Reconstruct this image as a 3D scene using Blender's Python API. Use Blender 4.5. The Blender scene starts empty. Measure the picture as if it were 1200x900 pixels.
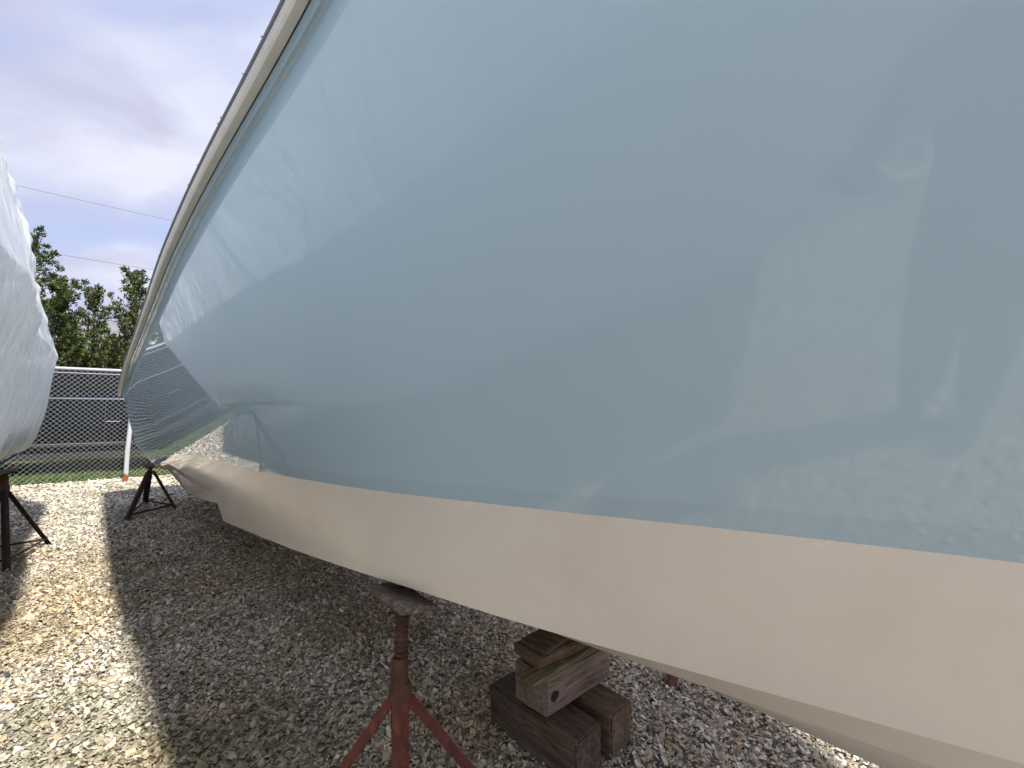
import bpy, bmesh, math, random
import numpy as np
from mathutils import Vector, Matrix
random.seed(7); RNG = np.random.default_rng(11)
R = math.radians
S = bpy.context.scene
COL = S.collection

# ---------------------------------------------------------------- camera
EYE = 1.3
cam_d = bpy.data.cameras.new('camera'); cam = bpy.data.objects.new('camera', cam_d); COL.objects.link(cam)
cam_d.lens = 15.99; cam_d.sensor_width = 36; cam_d.clip_start = 0.02; cam_d.clip_end = 2000
cam.location = (0, 0, EYE); cam.rotation_euler = (R(90 + 3.22), 0, 0)
S.camera = cam

# ---------------------------------------------------------------- sky, sun, exposure
SUN_TO = Vector((0.582, -0.567, 1.0)).normalized()
w = bpy.data.worlds.new('World'); S.world = w; w.use_nodes = True
nt = w.node_tree; nt.nodes.clear()
def wn(t, **k):
    n = nt.nodes.new(t)
    for a, b in k.items(): setattr(n, a, b)
    return n
out = wn('ShaderNodeOutputWorld'); bg = wn('ShaderNodeBackground'); bg.inputs[1].default_value = 0.1*.375
sky = wn('ShaderNodeTexSky', sky_type='NISHITA'); sky.sun_disc = False
sky.sun_elevation = math.asin(SUN_TO.z); sky.sun_rotation = math.atan2(SUN_TO.x, SUN_TO.y)
sky.dust_density = 2.0
tc = wn('ShaderNodeTexCoord'); sep = wn('ShaderNodeSeparateXYZ'); nt.links.new(tc.outputs['Generated'], sep.inputs[0])
# a cloud sheet overhead: the view direction divided by its height
mx = wn('ShaderNodeMath', operation='MAXIMUM'); mx.inputs[1].default_value = 0.0; nt.links.new(sep.outputs['Z'], mx.inputs[0])
ad = wn('ShaderNodeMath', operation='ADD'); ad.inputs[1].default_value = 0.22; nt.links.new(mx.outputs[0], ad.inputs[0])
dv = wn('ShaderNodeVectorMath', operation='DIVIDE'); cb = wn('ShaderNodeCombineXYZ')
for i in range(3): nt.links.new(ad.outputs[0], cb.inputs[i])
nt.links.new(tc.outputs['Generated'], dv.inputs[0]); nt.links.new(cb.outputs[0], dv.inputs[1])
def cloud(scale, detail, rough, lo, hi, off):
    m = wn('ShaderNodeMapping'); m.inputs['Location'].default_value = off; m.inputs['Scale'].default_value = (scale, scale*1.3, scale*.2)
    m.inputs['Rotation'].default_value = (0, 0, R(35))
    nt.links.new(dv.outputs[0], m.inputs[0])
    n = wn('ShaderNodeTexNoise'); n.inputs['Scale'].default_value = 1; n.inputs['Detail'].default_value = detail; n.inputs['Roughness'].default_value = rough
    n.inputs['Distortion'].default_value = .35
    nt.links.new(m.outputs[0], n.inputs['Vector'])
    r = wn('ShaderNodeMapRange'); r.interpolation_type = 'SMOOTHSTEP'; r.inputs[1].default_value = lo; r.inputs[2].default_value = hi
    nt.links.new(n.outputs[0], r.inputs[0]); return r
c1 = cloud(1.1, 6, .5, .36, .60, (3.1, 1.7, 0)); c2 = cloud(1.9, 5, .5, .36, .66, (7.3, 4.2, 0))
shade = wn('ShaderNodeMix', data_type='RGBA'); shade.inputs[6].default_value = (5.6, 5.7, 7.3, 1); shade.inputs[7].default_value = (7.7, 7.9, 9.2, 1)
nt.links.new(c2.outputs[0], shade.inputs[0])
blue = wn('ShaderNodeMix', data_type='RGBA'); blue.inputs[0].default_value = .72; blue.inputs[7].default_value = (5.9, 6.7, 9.9, 1)
nt.links.new(sky.outputs[0], blue.inputs[6])
mixc = wn('ShaderNodeMix', data_type='RGBA'); nt.links.new(c1.outputs[0], mixc.inputs[0]); nt.links.new(blue.outputs[2], mixc.inputs[6]); nt.links.new(shade.outputs[2], mixc.inputs[7])
nt.links.new(mixc.outputs[2], bg.inputs[0]); nt.links.new(bg.outputs[0], out.inputs[0])

sd = bpy.data.lights.new('sun', 'SUN'); sd.energy = 2.5; sd.angle = R(2.2); sd.color = (1.0, .95, .86)
sun = bpy.data.objects.new('sun', sd); COL.objects.link(sun)
sun.rotation_euler = (-SUN_TO).to_track_quat('-Z', 'Y').to_euler(); sun.location = (6, -6, 12)
S.view_settings.view_transform = 'Standard'; S.view_settings.look = 'None'
S.view_settings.exposure = 1.58; S.view_settings.gamma = 1.0
S.render.resolution_x = 1024; S.render.resolution_y = 768

# ---------------------------------------------------------------- yard frame: s runs aft along the boats, n runs across towards the blue boat
AZ = R(41.5); SA, CA = math.sin(AZ), math.cos(AZ)
def P(s, n, z=0.0): return (-s*SA + n*CA, s*CA + n*SA, z)
YAW = math.atan2(CA, -SA)          # heading of the +s axis

# ---------------------------------------------------------------- helpers
def tag(o, label=None, cat=None, group=None, kind=None):
    if label: o['label'] = label
    if cat: o['category'] = cat
    if group: o['group'] = group
    if kind: o['kind'] = kind
    return o
def empty(name, loc, label, cat, group=None):
    o = bpy.data.objects.new(name, None); o.empty_display_size = .2; COL.objects.link(o); o.location = loc
    return tag(o, label, cat, group)
def link(name, me, mat, parent=None, smooth=False, sharp=None):
    if mat:
        for m in (mat if isinstance(mat, (list, tuple)) else [mat]): me.materials.append(m)
    if smooth:
        me.polygons.foreach_set('use_smooth', [True]*len(me.polygons))
        if sharp: me.set_sharp_from_angle(angle=R(sharp))
    o = bpy.data.objects.new(name, me); COL.objects.link(o)
    if parent:
        o.parent = parent
        p = parent; loc = Vector()
        while p: loc += p.location; p = p.parent
        o.location = -loc if parent.parent is None else Vector()
    return o
# convention: mesh vertices are written in world coordinates; a part's location undoes its Empty's
def mesh(name, vs, fs):
    me = bpy.data.meshes.new(name); me.from_pydata([tuple(v) for v in vs], [], fs); me.update(); return me
class MB:
    def __init__(s): s.v = []; s.f = []; s.m = []
    def add(s, vs, fs, mi=0):
        b = len(s.v); s.v += [tuple(v) for v in vs]; s.f += [tuple(i+b for i in f) for f in fs]; s.m += [mi]*len(fs)
    def box(s, a, b, fr=None, jit=0.0):
        vs = [(x, y, z) for z in (a[2], b[2]) for y in (a[1], b[1]) for x in (a[0], b[0])]
        if jit: vs = [tuple(c + random.uniform(-jit, jit) for c in v) for v in vs]
        if fr: vs = [fr(*v) for v in vs]
        s.add(vs, [(0,2,3,1),(4,5,7,6),(0,1,5,4),(2,6,7,3),(0,4,6,2),(1,3,7,5)])
    def tube(s, pts, r, k=8, cap=True):
        pts = [Vector(p) for p in pts]; rs = r if isinstance(r, (list, tuple)) else [r]*len(pts)
        rings = []; ref = Vector((0.31, 0.17, .93))
        for i, p in enumerate(pts):
            d = (pts[min(i+1, len(pts)-1)] - pts[max(i-1, 0)]).normalized()
            a = d.cross(ref)
            if a.length < .05: a = d.cross(Vector((1, 0, 0)))
            a.normalize(); b = d.cross(a)
            rings.append([p + (a*math.cos(2*math.pi*j/k) + b*math.sin(2*math.pi*j/k))*rs[i] for j in range(k)])
        vs = [v for g in rings for v in g]; fs = []
        for i in range(len(pts)-1):
            for j in range(k):
                fs.append((i*k+j, i*k+(j+1) % k, (i+1)*k+(j+1) % k, (i+1)*k+j))
        if cap: fs.append(tuple(range(k))[::-1]); fs.append(tuple((len(pts)-1)*k+j for j in range(k)))
        s.add(vs, fs)
    def ngon(s, pts): s.add(pts, [tuple(range(len(pts)))])
    def mesh(s, name):
        me = mesh(name, s.v, s.f)
        if any(s.m): me.polygons.foreach_set('material_index', s.m)
        return me
    def build(s, name, mat, parent=None, smooth=False, sharp=35, bevel=0):
        me = s.mesh(name)
        bm = bmesh.new(); bm.from_mesh(me); bmesh.ops.recalc_face_normals(bm, faces=bm.faces)
        if bevel: bmesh.ops.bevel(bm, geom=list(bm.edges), offset=bevel, segments=2, affect='EDGES', profile=.6)
        bm.to_mesh(me); bm.free()
        return link(name, me, mat, parent, smooth or bevel > 0, sharp)

# ---------------------------------------------------------------- materials
def mat(name, col=(.5, .5, .5), rough=.5, metal=0, spec=.5, coat=0, coat_r=.03, build=None):
    m = bpy.data.materials.new(name); m.use_nodes = True; n = m.node_tree
    b = n.nodes['Principled BSDF']
    b.inputs['Base Color'].default_value = (*col, 1); b.inputs['Roughness'].default_value = rough
    b.inputs['Metallic'].default_value = metal; b.inputs['Specular IOR Level'].default_value = spec
    b.inputs['Coat Weight'].default_value = coat; b.inputs['Coat Roughness'].default_value = coat_r
    if build: build(n, b)
    return m
def nz(n, scale, detail=4, rough=.55, coord='Object', sc=(1, 1, 1), dist=0):
    t = n.nodes.new('ShaderNodeTexCoord'); mp = n.nodes.new('ShaderNodeMapping'); mp.inputs['Scale'].default_value = sc
    x = n.nodes.new('ShaderNodeTexNoise'); x.inputs['Scale'].default_value = scale; x.inputs['Detail'].default_value = detail
    x.inputs['Roughness'].default_value = rough; x.inputs['Distortion'].default_value = dist
    n.links.new(t.outputs[coord], mp.inputs[0]); n.links.new(mp.outputs[0], x.inputs['Vector']); return x
def ramp(n, src, stops):
    r = n.nodes.new('ShaderNodeValToRGB'); e = r.color_ramp.elements
    while len(e) < len(stops): e.new(.5)
    for i, (p, c) in enumerate(stops): e[i].position = p; e[i].color = (*c, 1)
    n.links.new(src, r.inputs[0]); return r
def bump(n, b, src, strength, dist=.01, inp='Normal'):
    u = n.nodes.new('ShaderNodeBump'); u.inputs['Strength'].default_value = strength; u.inputs['Distance'].default_value = dist
    n.links.new(src, u.inputs['Height']); n.links.new(u.outputs[0], b.inputs[inp]); return u

def GEO(n): return n.nodes.new('ShaderNodeNewGeometry').outputs['Position']
def b_hull(n, b, k=1.0):
    x = nz(n, 1.3, 3); r = ramp(n, x.outputs[0], [(.3, (.465*k, .62*k, .735*k)), (.7, (.49*k, .65*k, .765*k))]); n.links.new(r.outputs[0], b.inputs['Base Color'])
    x2 = nz(n, 5, 6, .7); r2 = n.nodes.new('ShaderNodeMapRange'); r2.inputs[1].default_value = .4; r2.inputs[2].default_value = .75; r2.inputs[3].default_value = .001; r2.inputs[4].default_value = .008
    n.links.new(x2.outputs[0], r2.inputs[0])
    t = n.nodes.new('ShaderNodeTexCoord'); d = n.nodes.new('ShaderNodeVectorMath'); d.operation = 'DOT_PRODUCT'; d.inputs[1].default_value = (-SA, CA, 0); n.links.new(GEO(n), d.inputs[0])
    ch = n.nodes.new('ShaderNodeMapRange'); ch.interpolation_type = 'SMOOTHSTEP'; ch.inputs[1].default_value = 2.2; ch.inputs[2].default_value = .3; ch.inputs[3].default_value = 0; ch.inputs[4].default_value = .045; n.links.new(d.outputs['Value'], ch.inputs[0])
    sm_ = n.nodes.new('ShaderNodeMath'); sm_.operation = 'ADD'; n.links.new(r2.outputs[0], sm_.inputs[0]); n.links.new(ch.outputs[0], sm_.inputs[1]); n.links.new(sm_.outputs[0], b.inputs['Roughness'])
    x3 = nz(n, 3.2, 2, .5); bump(n, b, x3.outputs[0], .10, .004)
M_hull = mat('blue_gelcoat', rough=.04, build=b_hull)
M_boot = mat('blue_boot_stripe', rough=.04, build=lambda n, b: b_hull(n, b, .945))
def b_cream(n, b):
    x = nz(n, 2.6, 7, .72); r = ramp(n, x.outputs[0], [(.28, (.81, .74, .675)), (.5, (.86, .80, .74)), (.72, (.885, .83, .775))]); n.links.new(r.outputs[0], b.inputs['Base Color'])
    x2 = nz(n, 26, 6, .7); bump(n, b, x2.outputs[0], .05, .0015)
    r2 = n.nodes.new('ShaderNodeMapRange'); r2.inputs[3].default_value = .02; r2.inputs[4].default_value = .07; n.links.new(x.outputs[0], r2.inputs[0])
    d = n.nodes.new('ShaderNodeVectorMath'); d.operation = 'DOT_PRODUCT'; d.inputs[1].default_value = (-SA, CA, 0); n.links.new(GEO(n), d.inputs[0])
    ch = n.nodes.new('ShaderNodeMapRange'); ch.interpolation_type = 'SMOOTHSTEP'; ch.inputs[1].default_value = 4.5; ch.inputs[2].default_value = 1.6; ch.inputs[3].default_value = 0; ch.inputs[4].default_value = .22; n.links.new(d.outputs['Value'], ch.inputs[0])
    q = n.nodes.new('ShaderNodeMath'); q.operation = 'ADD'; n.links.new(r2.outputs[0], q.inputs[0]); n.links.new(ch.outputs[0], q.inputs[1]); n.links.new(q.outputs[0], b.inputs['Roughness'])
M_cream = mat('cream_bottom_paint', rough=.2, build=b_cream)
def b_rail(n, b):
    x = nz(n, 9, 5, .7, sc=(1, 1, 1)); r = ramp(n, x.outputs[0], [(.3, (.60, .56, .48)), (.75, (.72, .68, .61))]); n.links.new(r.outputs[0], b.inputs['Base Color'])
M_rail = mat('beige_vinyl', rough=.45, build=b_rail)
M_cord = mat('dark_cord', (.22, .22, .24), .6)
M_deck = mat('white_deck', (.72, .72, .70), .5)
def b_rust(n, b, a, c, d):
    x = nz(n, 22, 7, .7); r = ramp(n, x.outputs[0], [(.32, a), (.52, c), (.7, d)]); n.links.new(r.outputs[0], b.inputs['Base Color'])
    x2 = nz(n, 90, 4, .7); bump(n, b, x2.outputs[0], .5, .003)
M_rust = mat('rusty_steel', rough=.8, build=lambda n, b: b_rust(n, b, (.012, .009, .009), (.028, .016, .013), (.06, .030, .02)))
M_red = mat('flaking_red_paint', rough=.6, build=lambda n, b: b_rust(n, b, (.055, .026, .02), (.17, .044, .027), (.27, .082, .05)))
def b_screw(n, b):
    x = nz(n, 14, 5, .7); r = ramp(n, x.outputs[0], [(.35, (.05, .028, .02)), (.7, (.17, .068, .036))]); n.links.new(r.outputs[0], b.inputs['Base Color'])
M_screw = mat('rusty_screw', rough=.75, build=b_screw)
def b_wood(n, b, a, c, d, ax=(1, 1, 1)):
    x = nz(n, 6, 8, .7, sc=ax, dist=.8); r = ramp(n, x.outputs[0], [(.3, a), (.5, c), (.72, d)])
    y = nz(n, 3, 4, .6); my = n.nodes.new('ShaderNodeMix'); my.data_type = 'RGBA'; my.blend_type = 'MULTIPLY'; my.inputs[0].default_value = .8
    r2 = ramp(n, y.outputs[0], [(.35, (.45, .42, .4)), (.6, (1, 1, 1))]); n.links.new(r.outputs[0], my.inputs[6]); n.links.new(r2.outputs[0], my.inputs[7])
    n.links.new(my.outputs[2], b.inputs['Base Color']); bump(n, b, x.outputs[0], .7, .006)
def wood(name, a, c, d, ax): return mat(name, rough=.85, spec=.25, build=lambda n, b: b_wood(n, b, a, c, d, ax))
M_woodD = wood('dark_weathered_timber', (.055, .042, .033), (.14, .105, .08), (.28, .225, .175), (1, 10, 10))
M_woodB = wood('brown_timber', (.08, .052, .034), (.20, .138, .09), (.36, .26, .18), (1, 10, 10))
M_woodG = wood('grey_brown_timber', (.12, .088, .068), (.28, .21, .17), (.42, .335, .28), (10, 1, 10))
M_woodM = wood('mossy_plank', (.07, .06, .035), (.20, .17, .10), (.38, .34, .23), (10, 1, 14))
M_knot = mat('wood_knot', (.02, .013, .01), .8)
def b_wrap(n, b):
    x = nz(n, 2.2, 5, .6, sc=(1, 1, .45), dist=1.2); u = bump(n, b, x.outputs[0], .9, .06)
    y = nz(n, 7, 5, .55, sc=(1, 1, .45), dist=2.0); u2 = n.nodes.new('ShaderNodeBump'); u2.inputs['Strength'].default_value = .45; u2.inputs['Distance'].default_value = .010
    n.links.new(y.outputs[0], u2.inputs['Height']); n.links.new(u.outputs[0], u2.inputs['Normal']); n.links.new(u2.outputs[0], b.inputs['Normal'])
    tr = n.nodes.new('ShaderNodeBsdfTranslucent'); tr.inputs[0].default_value = (.93, .96, .98, 1)
    ms = n.nodes.new('ShaderNodeMixShader'); ms.inputs[0].default_value = .40
    o = n.nodes['Material Output']; n.links.new(b.outputs[0], ms.inputs[1]); n.links.new(tr.outputs[0], ms.inputs[2]); n.links.new(ms.outputs[0], o.inputs[0])
M_wrap = mat('shrink_wrap_film', (.68, .72, .74), .13, spec=.7, build=b_wrap)
M_hull2 = mat('grey_white_hull', (.78, .79, .79), .3)
M_black = mat('black_strap', (.02, .02, .022), .6)
M_galv = mat('galvanised_steel', (.36, .37, .40), .5, metal=.3)
M_wire = mat('galvanised_wire', (.42, .44, .46), .5)
def b_post(n, b):
    t = n.nodes.new('ShaderNodeTexCoord'); sp = n.nodes.new('ShaderNodeSeparateXYZ'); n.links.new(t.outputs['Object'], sp.inputs[0])
    x = nz(n, 18, 4); a = n.nodes.new('ShaderNodeMath'); a.operation = 'MULTIPLY_ADD'; a.inputs[1].default_value = .16; n.links.new(x.outputs[0], a.inputs[0]); n.links.new(sp.outputs['Z'], a.inputs[2])
    r = ramp(n, a.outputs[0], [(.21, (.24, .07, .02)), (.245, (.42, .43, .46))]); n.links.new(r.outputs[0], b.inputs['Base Color'])
M_post = mat('white_paint_rust_base', rough=.5, build=b_post)
def b_shell(n, b):
    a = n.nodes.new('ShaderNodeAttribute'); a.attribute_name = 'tint'; n.links.new(a.outputs['Color'], b.inputs['Base Color'])
M_shell = mat('crushed_shell', rough=.6, spec=.35, build=b_shell)
def b_ground(n, b):
    t = n.nodes.new('ShaderNodeTexCoord')
    v = n.nodes.new('ShaderNodeTexVoronoi'); v.inputs['Scale'].default_value = 42; n.links.new(t.outputs['Object'], v.inputs['Vector'])
    r = ramp(n, v.outputs['Color'], [(0, (.18, .16, .125)), (.45, (.42, .385, .32)), (.8, (.68, .64, .57))])
    x = nz(n, .8, 5, .65); r2 = ramp(n, x.outputs[0], [(.35, (.55, .52, .44)), (.6, (1, 1, 1))])
    m = n.nodes.new('ShaderNodeMix'); m.data_type = 'RGBA'; m.blend_type = 'MULTIPLY'; m.inputs[0].default_value = 1
    n.links.new(r.outputs[0], m.inputs[6]); n.links.new(r2.outputs[0], m.inputs[7]); n.links.new(m.outputs[2], b.inputs['Base Color'])
    bump(n, b, v.outputs['Distance'], .9, .02)
M_ground = mat('shell_gravel', rough=.85, spec=.2, build=b_ground)
def b_lawn(n, b):
    x = nz(n, 3, 6, .7); r = ramp(n, x.outputs[0], [(.3, (.035, .045, .015)), (.6, (.075, .10, .03)), (.8, (.14, .13, .07))]); n.links.new(r.outputs[0], b.inputs['Base Color'])
M_lawn = mat('lawn_soil', rough=.9, spec=.1, build=b_lawn)
def b_grass(n, b):
    oi = n.nodes.new('ShaderNodeAttribute'); oi.attribute_name = 'tint'; n.links.new(oi.outputs['Color'], b.inputs['Base Color'])
M_grass = mat('grass_blades', rough=.6, spec=.2, build=b_grass)
M_leaf = mat('juniper_leaf', rough=.65, spec=.2, build=b_grass)
M_bark = mat('bark', (.09, .06, .045), .9)
M_car = mat('black_car_paint', (.006, .007, .010), .08, spec=.2)
M_glass = mat('dark_car_glass', (.006, .007, .009), .04, spec=.3)
M_tyre = mat('tyre_rubber', (.02, .02, .02), .85)
M_rim = mat('alloy_rim', (.4, .4, .42), .3, metal=.9)
M_chrome = mat('chrome_trim', (.6, .6, .62), .15, metal=1)
M_plast = mat('black_plastic', (.02, .02, .02), .5)
M_lampc = mat('headlight_glass', (.6, .62, .65), .1)
M_lampr = mat('tail_light_red', (.35, .01, .01), .15)
M_cable = mat('cable_sheath', (.22, .22, .27), .7)
M_pole = mat('pole_wood', (.16, .12, .09), .9)
def b_roof(n, b):
    x = nz(n, 4, 5, .7); r = ramp(n, x.outputs[0], [(.3, (.13, .135, .15)), (.7, (.22, .225, .24))]); n.links.new(r.outputs[0], b.inputs['Base Color'])
M_roof = mat('grey_shingle', rough=.9, build=b_roof)
M_wall = mat('white_clapboard', (.66, .67, .68), .7)
M_win = mat('window_glass', (.03, .04, .05), .05)
M_carpet = mat('pad_carpet', (.18, .16, .18), .95)
M_padwood = mat('pad_plywood', rough=.85, build=lambda n, b: b_wood(n, b, (.05, .036, .032), (.18, .14, .125), (.55, .49, .46), (3, 14, 14)))

# ---------------------------------------------------------------- setting: ground, lawn
me = mesh('ground', [(-400, -400, 0), (400, -400, 0), (400, 400, 0), (-400, 400, 0)], [(0, 1, 2, 3)])
tag(link('ground', me, M_ground), kind='structure')
FS = 11.42                                                     # the fence line
me = mesh('lawn', [P(FS+.04, -60, .004), P(FS+.04, 60, .004), P(FS+300, 60, .004), P(FS+300, -60, .004)], [(0, 1, 2, 3)])
tag(link('lawn', me, M_lawn), kind='structure')

def tinted(name, V, F, C, material, kind=None, parent=None):
    """V (n,3) vertices, F (m,3) triangles, C (n,3) vertex tints"""
    me = bpy.data.meshes.new(name)
    me.vertices.add(len(V)); me.vertices.foreach_set('co', V.astype(np.float32).ravel())
    me.loops.add(F.size); me.loops.foreach_set('vertex_index', F.astype(np.int32).ravel())
    me.polygons.add(len(F)); me.polygons.foreach_set('loop_start', np.arange(0, F.size, 3, dtype=np.int32))
    me.update(calc_edges=True)
    a = me.color_attributes.new('tint', 'FLOAT_COLOR', 'POINT')
    a.data.foreach_set('color', np.hstack([C, np.ones((len(C), 1))]).astype(np.float32).ravel())
    o = link(name, me, material, parent)
    if kind: o['kind'] = kind
    return o
def vnoise(x, y, sc, seed):
    r = np.random.default_rng(seed); g = r.random((64, 64)); x = x*sc+300.3; y = y*sc+300.7
    xi = np.floor(x).astype(int); yi = np.floor(y).astype(int); fx = x-xi; fy = y-yi; fx = fx*fx*(3-2*fx); fy = fy*fy*(3-2*fy)
    a = g[xi % 64, yi % 64]; b = g[(xi+1) % 64, yi % 64]; c = g[xi % 64, (yi+1) % 64]; d = g[(xi+1) % 64, (yi+1) % 64]
    return (a*(1-fx)+b*fx)*(1-fy)+(c*(1-fx)+d*fx)*fy
PAL = np.array([(.72, .70, .66), (.64, .62, .58), (.54, .50, .43), (.45, .41, .34), (.32, .30, .27), (.80, .78, .75), (.44, .36, .25), (.20, .18, .16), (.34, .33, .25), (.06, .06, .065), (.50, .34, .22)])*np.array([1.14, 1.10, 1.02])
PW = np.array([.13, .15, .17, .15, .10, .06, .08, .08, .05, .035, .01]); PW = PW/PW.sum()
def shells(x0, x1, y0, y1, dens, r0, r1, K=6):
    N = int((x1-x0)*(y1-y0)*dens); x = RNG.uniform(x0, x1, N); y = RNG.uniform(y0, y1, N)
    s = -x*SA + y*CA; k = s < FS-.1+.08*RNG.standard_normal(N); x = x[k]; y = y[k]; N = len(x)
    r = r0 + (r1-r0)*RNG.random(N)**3.2
    el = RNG.uniform(.5, 1, N); rot = RNG.uniform(0, 6.283, N); tx = RNG.normal(0, .42, N); ty = RNG.normal(0, .42, N)
    ang = np.linspace(0, 2*np.pi, K, endpoint=False)[None] + RNG.uniform(-.3, .3, (N, K))
    rr = r[:, None]*RNG.uniform(.7, 1.1, (N, K)); lx = rr*np.cos(ang); ly = rr*np.sin(ang)*el[:, None]; lz = np.zeros_like(lx)
    lx = np.hstack([lx, RNG.normal(0, .1, (N, 1))*r[:, None]]); ly = np.hstack([ly, RNG.normal(0, .1, (N, 1))*r[:, None]]); lz = np.hstack([lz, (r*RNG.uniform(.15, .55, N))[:, None]])
    c, sn = np.cos(rot)[:, None], np.sin(rot)[:, None]; X = lx*c-ly*sn; Y = lx*sn+ly*c
    Z = lz + X*tx[:, None] + Y*ty[:, None]
    z0 = RNG.random(N)*.012 + .003 + np.abs(tx)*r*.4
    V = np.stack([X+x[:, None], Y+y[:, None], Z+z0[:, None]], -1).reshape(-1, 3)
    base = np.arange(N)[:, None, None]*(K+1); j = np.arange(K)
    F = (base + np.stack([j, (j+1) % K, np.full(K, K)], -1)[None]).reshape(-1, 3)
    C = PAL[RNG.choice(len(PAL), N, p=PW)]*RNG.uniform(.8, 1.12, (N, 1))
    m = vnoise(x, y, 1.3, 3)*.6 + vnoise(x, y, 4.1, 4)*.4
    g = np.clip((m-.50)*5, 0, 1)[:, None]; C = C*(1-g*.42) + g*.42*np.array([.15, .15, .085])
    m2 = vnoise(x, y, .8, 9)*.5 + vnoise(x, y, 2.7, 12)*.5; g2 = np.clip((m2-.45)*4, 0, 1)[:, None]
    fd = 1-np.clip((-x*SA+y*CA-4.2)/2.5, 0, 1)[:, None]*.8; C = C*(1-g2*fd*.30*np.array([.5, .75, 1.2]))
    s = -x*SA+y*CA; e = np.clip((s-9.5)/1.5, 0, 1)[:, None]; C = C*(1-e)+np.minimum(C*1.2, .75)*e   # lighter shell towards the fence
    return V, F, np.repeat(C, K+1, 0)
parts = [shells(-2.6, 1.4, -2.2, 1.0, 2600, .006, .022, 5), shells(-3.2, 2.2, 1.0, 2.6, 15000, .0035, .0165), shells(-4.2, 2.4, 2.6, 4.0, 9500, .005, .018, 5), shells(-6.4, 2.6, 4.0, 6.0, 4500, .008, .022, 5), shells(-10.5, 1.0, 6.0, 9.6, 2200, .011, .030, 5)]
off = 0; Vs, Fs, Cs = [], [], []
for V, F, C in parts: Vs.append(V); Fs.append(F+off); Cs.append(C); off += len(V)
o = tinted('shell_gravel', np.vstack(Vs), np.vstack(Fs), np.vstack(Cs), M_shell, 'stuff')
tag(o, 'crushed white and grey shell gravel covering the yard', 'gravel')

def blades(N, s0, s1, n0, n1, h0, h1, name, label):
    s = RNG.uniform(s0, s1, N); n = RNG.uniform(n0, n1, N); x = -s*SA+n*CA; y = s*CA+n*SA
    d = RNG.uniform(0, 6.283, N); wv = .006+.008*RNG.random(N); h = RNG.uniform(h0, h1, N)*(.5+vnoise(x, y, 1.5, 5)); l = RNG.normal(0, .45, (N, 2))*h[:, None]
    a = np.stack([x-wv*np.cos(d), y-wv*np.sin(d), np.zeros(N)], -1); b = np.stack([x+wv*np.cos(d), y+wv*np.sin(d), np.zeros(N)], -1)
    c = np.stack([x+l[:, 0], y+l[:, 1], h], -1); V = np.stack([a, b, c], 1).reshape(-1, 3); F = np.arange(3*N).reshape(-1, 3)
    pal = np.array([(.07, .12, .025), (.10, .15, .04), (.05, .085, .02), (.20, .18, .08), (.13, .17, .05)]); C = pal[RNG.choice(5, N, p=[.3, .28, .2, .07, .15])]*RNG.uniform(.8, 1.2, (N, 1))
    tag(tinted(name, V, F, np.repeat(C, 3, 0), M_grass, 'stuff'), label, 'grass')
blades(70000, FS+.12, 16.5, -9, 3.5, .05, .12, 'grass', 'short green grass growing behind the chain link fence')
# ---------------------------------------------------------------- the blue boat
BC = 1.48                                                     # its centreline
def curve(kn, sig=.22):
    xs = np.array([k[0] for k in kn]); ys = np.array([k[1] for k in kn])
    g = np.arange(-5, 12, .02); y = np.interp(g, xs, ys)
    y = np.where(g < xs[0], ys[0]+(g-xs[0])*(ys[1]-ys[0])/(xs[1]-xs[0]), y); y = np.where(g > xs[-1], ys[-1]+(g-xs[-1])*(ys[-1]-ys[-2])/(xs[-1]-xs[-2]), y)
    k = np.exp(-.5*(np.arange(-60, 61)*.02/max(sig, .001))**2); k /= k.sum(); yy = np.convolve(np.pad(y, 60, 'edge'), k, 'valid')
    return lambda s: np.interp(s, g, yy)
#HB
nr = curve([(-2.7, 1.48), (-2.2, 1.10), (-1.6, .76), (-.8, .50), (0, .37), (.5, .335), (1.14, .308), (1.56, .275), (1.85, .25), (2.28, .222), (2.95, .190), (3.83, .170), (4.78, .148), (6.19, .113), (7.5, .10), (8.3, .10)], .18)
zr = curve([(-2.7, 2.70), (0, 2.42), (8.3, 1.51)], .5)
nv = curve([(-1.0, 1.48), (-.5, 1.36), (0, 1.19), (.21, 1.115), (.42, 1.04), (.6, .975), (.92, .84), (1.31, .715), (1.6, .69), (2.35, .67), (2.98, .66), (3.84, .64), (5.3, .59), (6.3, .555), (7.2, .49), (8.3, .36)], .18)
zv = curve([(-1., .72), (0, .70), (.6, .715), (.92, .73), (1.31, .745), (1.6, .72), (2.35, .64), (2.98, .58), (3.84, .52), (5.3, .50), (7.2, .53), (8.3, .62)], .2)
zc_f = curve([(-1., .72), (0, .70), (.6, .715), (.92, .73), (1.31, .745), (1.6, .72), (2.35, .64), (2.98, .58), (3.84, .50), (5, .4)], .12)
zc_a = curve([(3.0, .70), (3.85, .635), (4.5, .565), (5.3, .51), (6.0, .60), (6.33, .65), (6.5, .61), (7.2, .585), (7.8, .70), (8.3, .82)], .05)
zk = curve([(-1.2, .80), (-.8, .60), (-.35, .42), (.3, .405), (2, .40), (8.3, .375)], .2)
belly = curve([(-2, .03), (0, .03), (1.5, .01), (3, -.005), (8.3, -.015)], .5)
zwl = curve([(-1, 1.10), (-.3, 1.08), (.34, 1.073), (.75, 1.059), (1.1, 1.052), (1.53, 1.037), (2.19, 1.009), (2.85, .986), (3.82, .972), (4.2, .959), (4.62, .929), (5.03, .899), (5.45, .868), (5.95, .79), (6.4, .70), (7.2, .62), (8.3, .84)], .12)
STEP = 3.86
def sm(x): x = np.clip(x, 0, 1); return x*x*(3-2*x)
base = np.unique(np.concatenate([np.linspace(-2.7, -1, 44), np.linspace(-1, 3.0, 110), np.linspace(3.0, STEP-.004, 22), np.linspace(STEP+.004, 8.3, 130)]))
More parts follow.
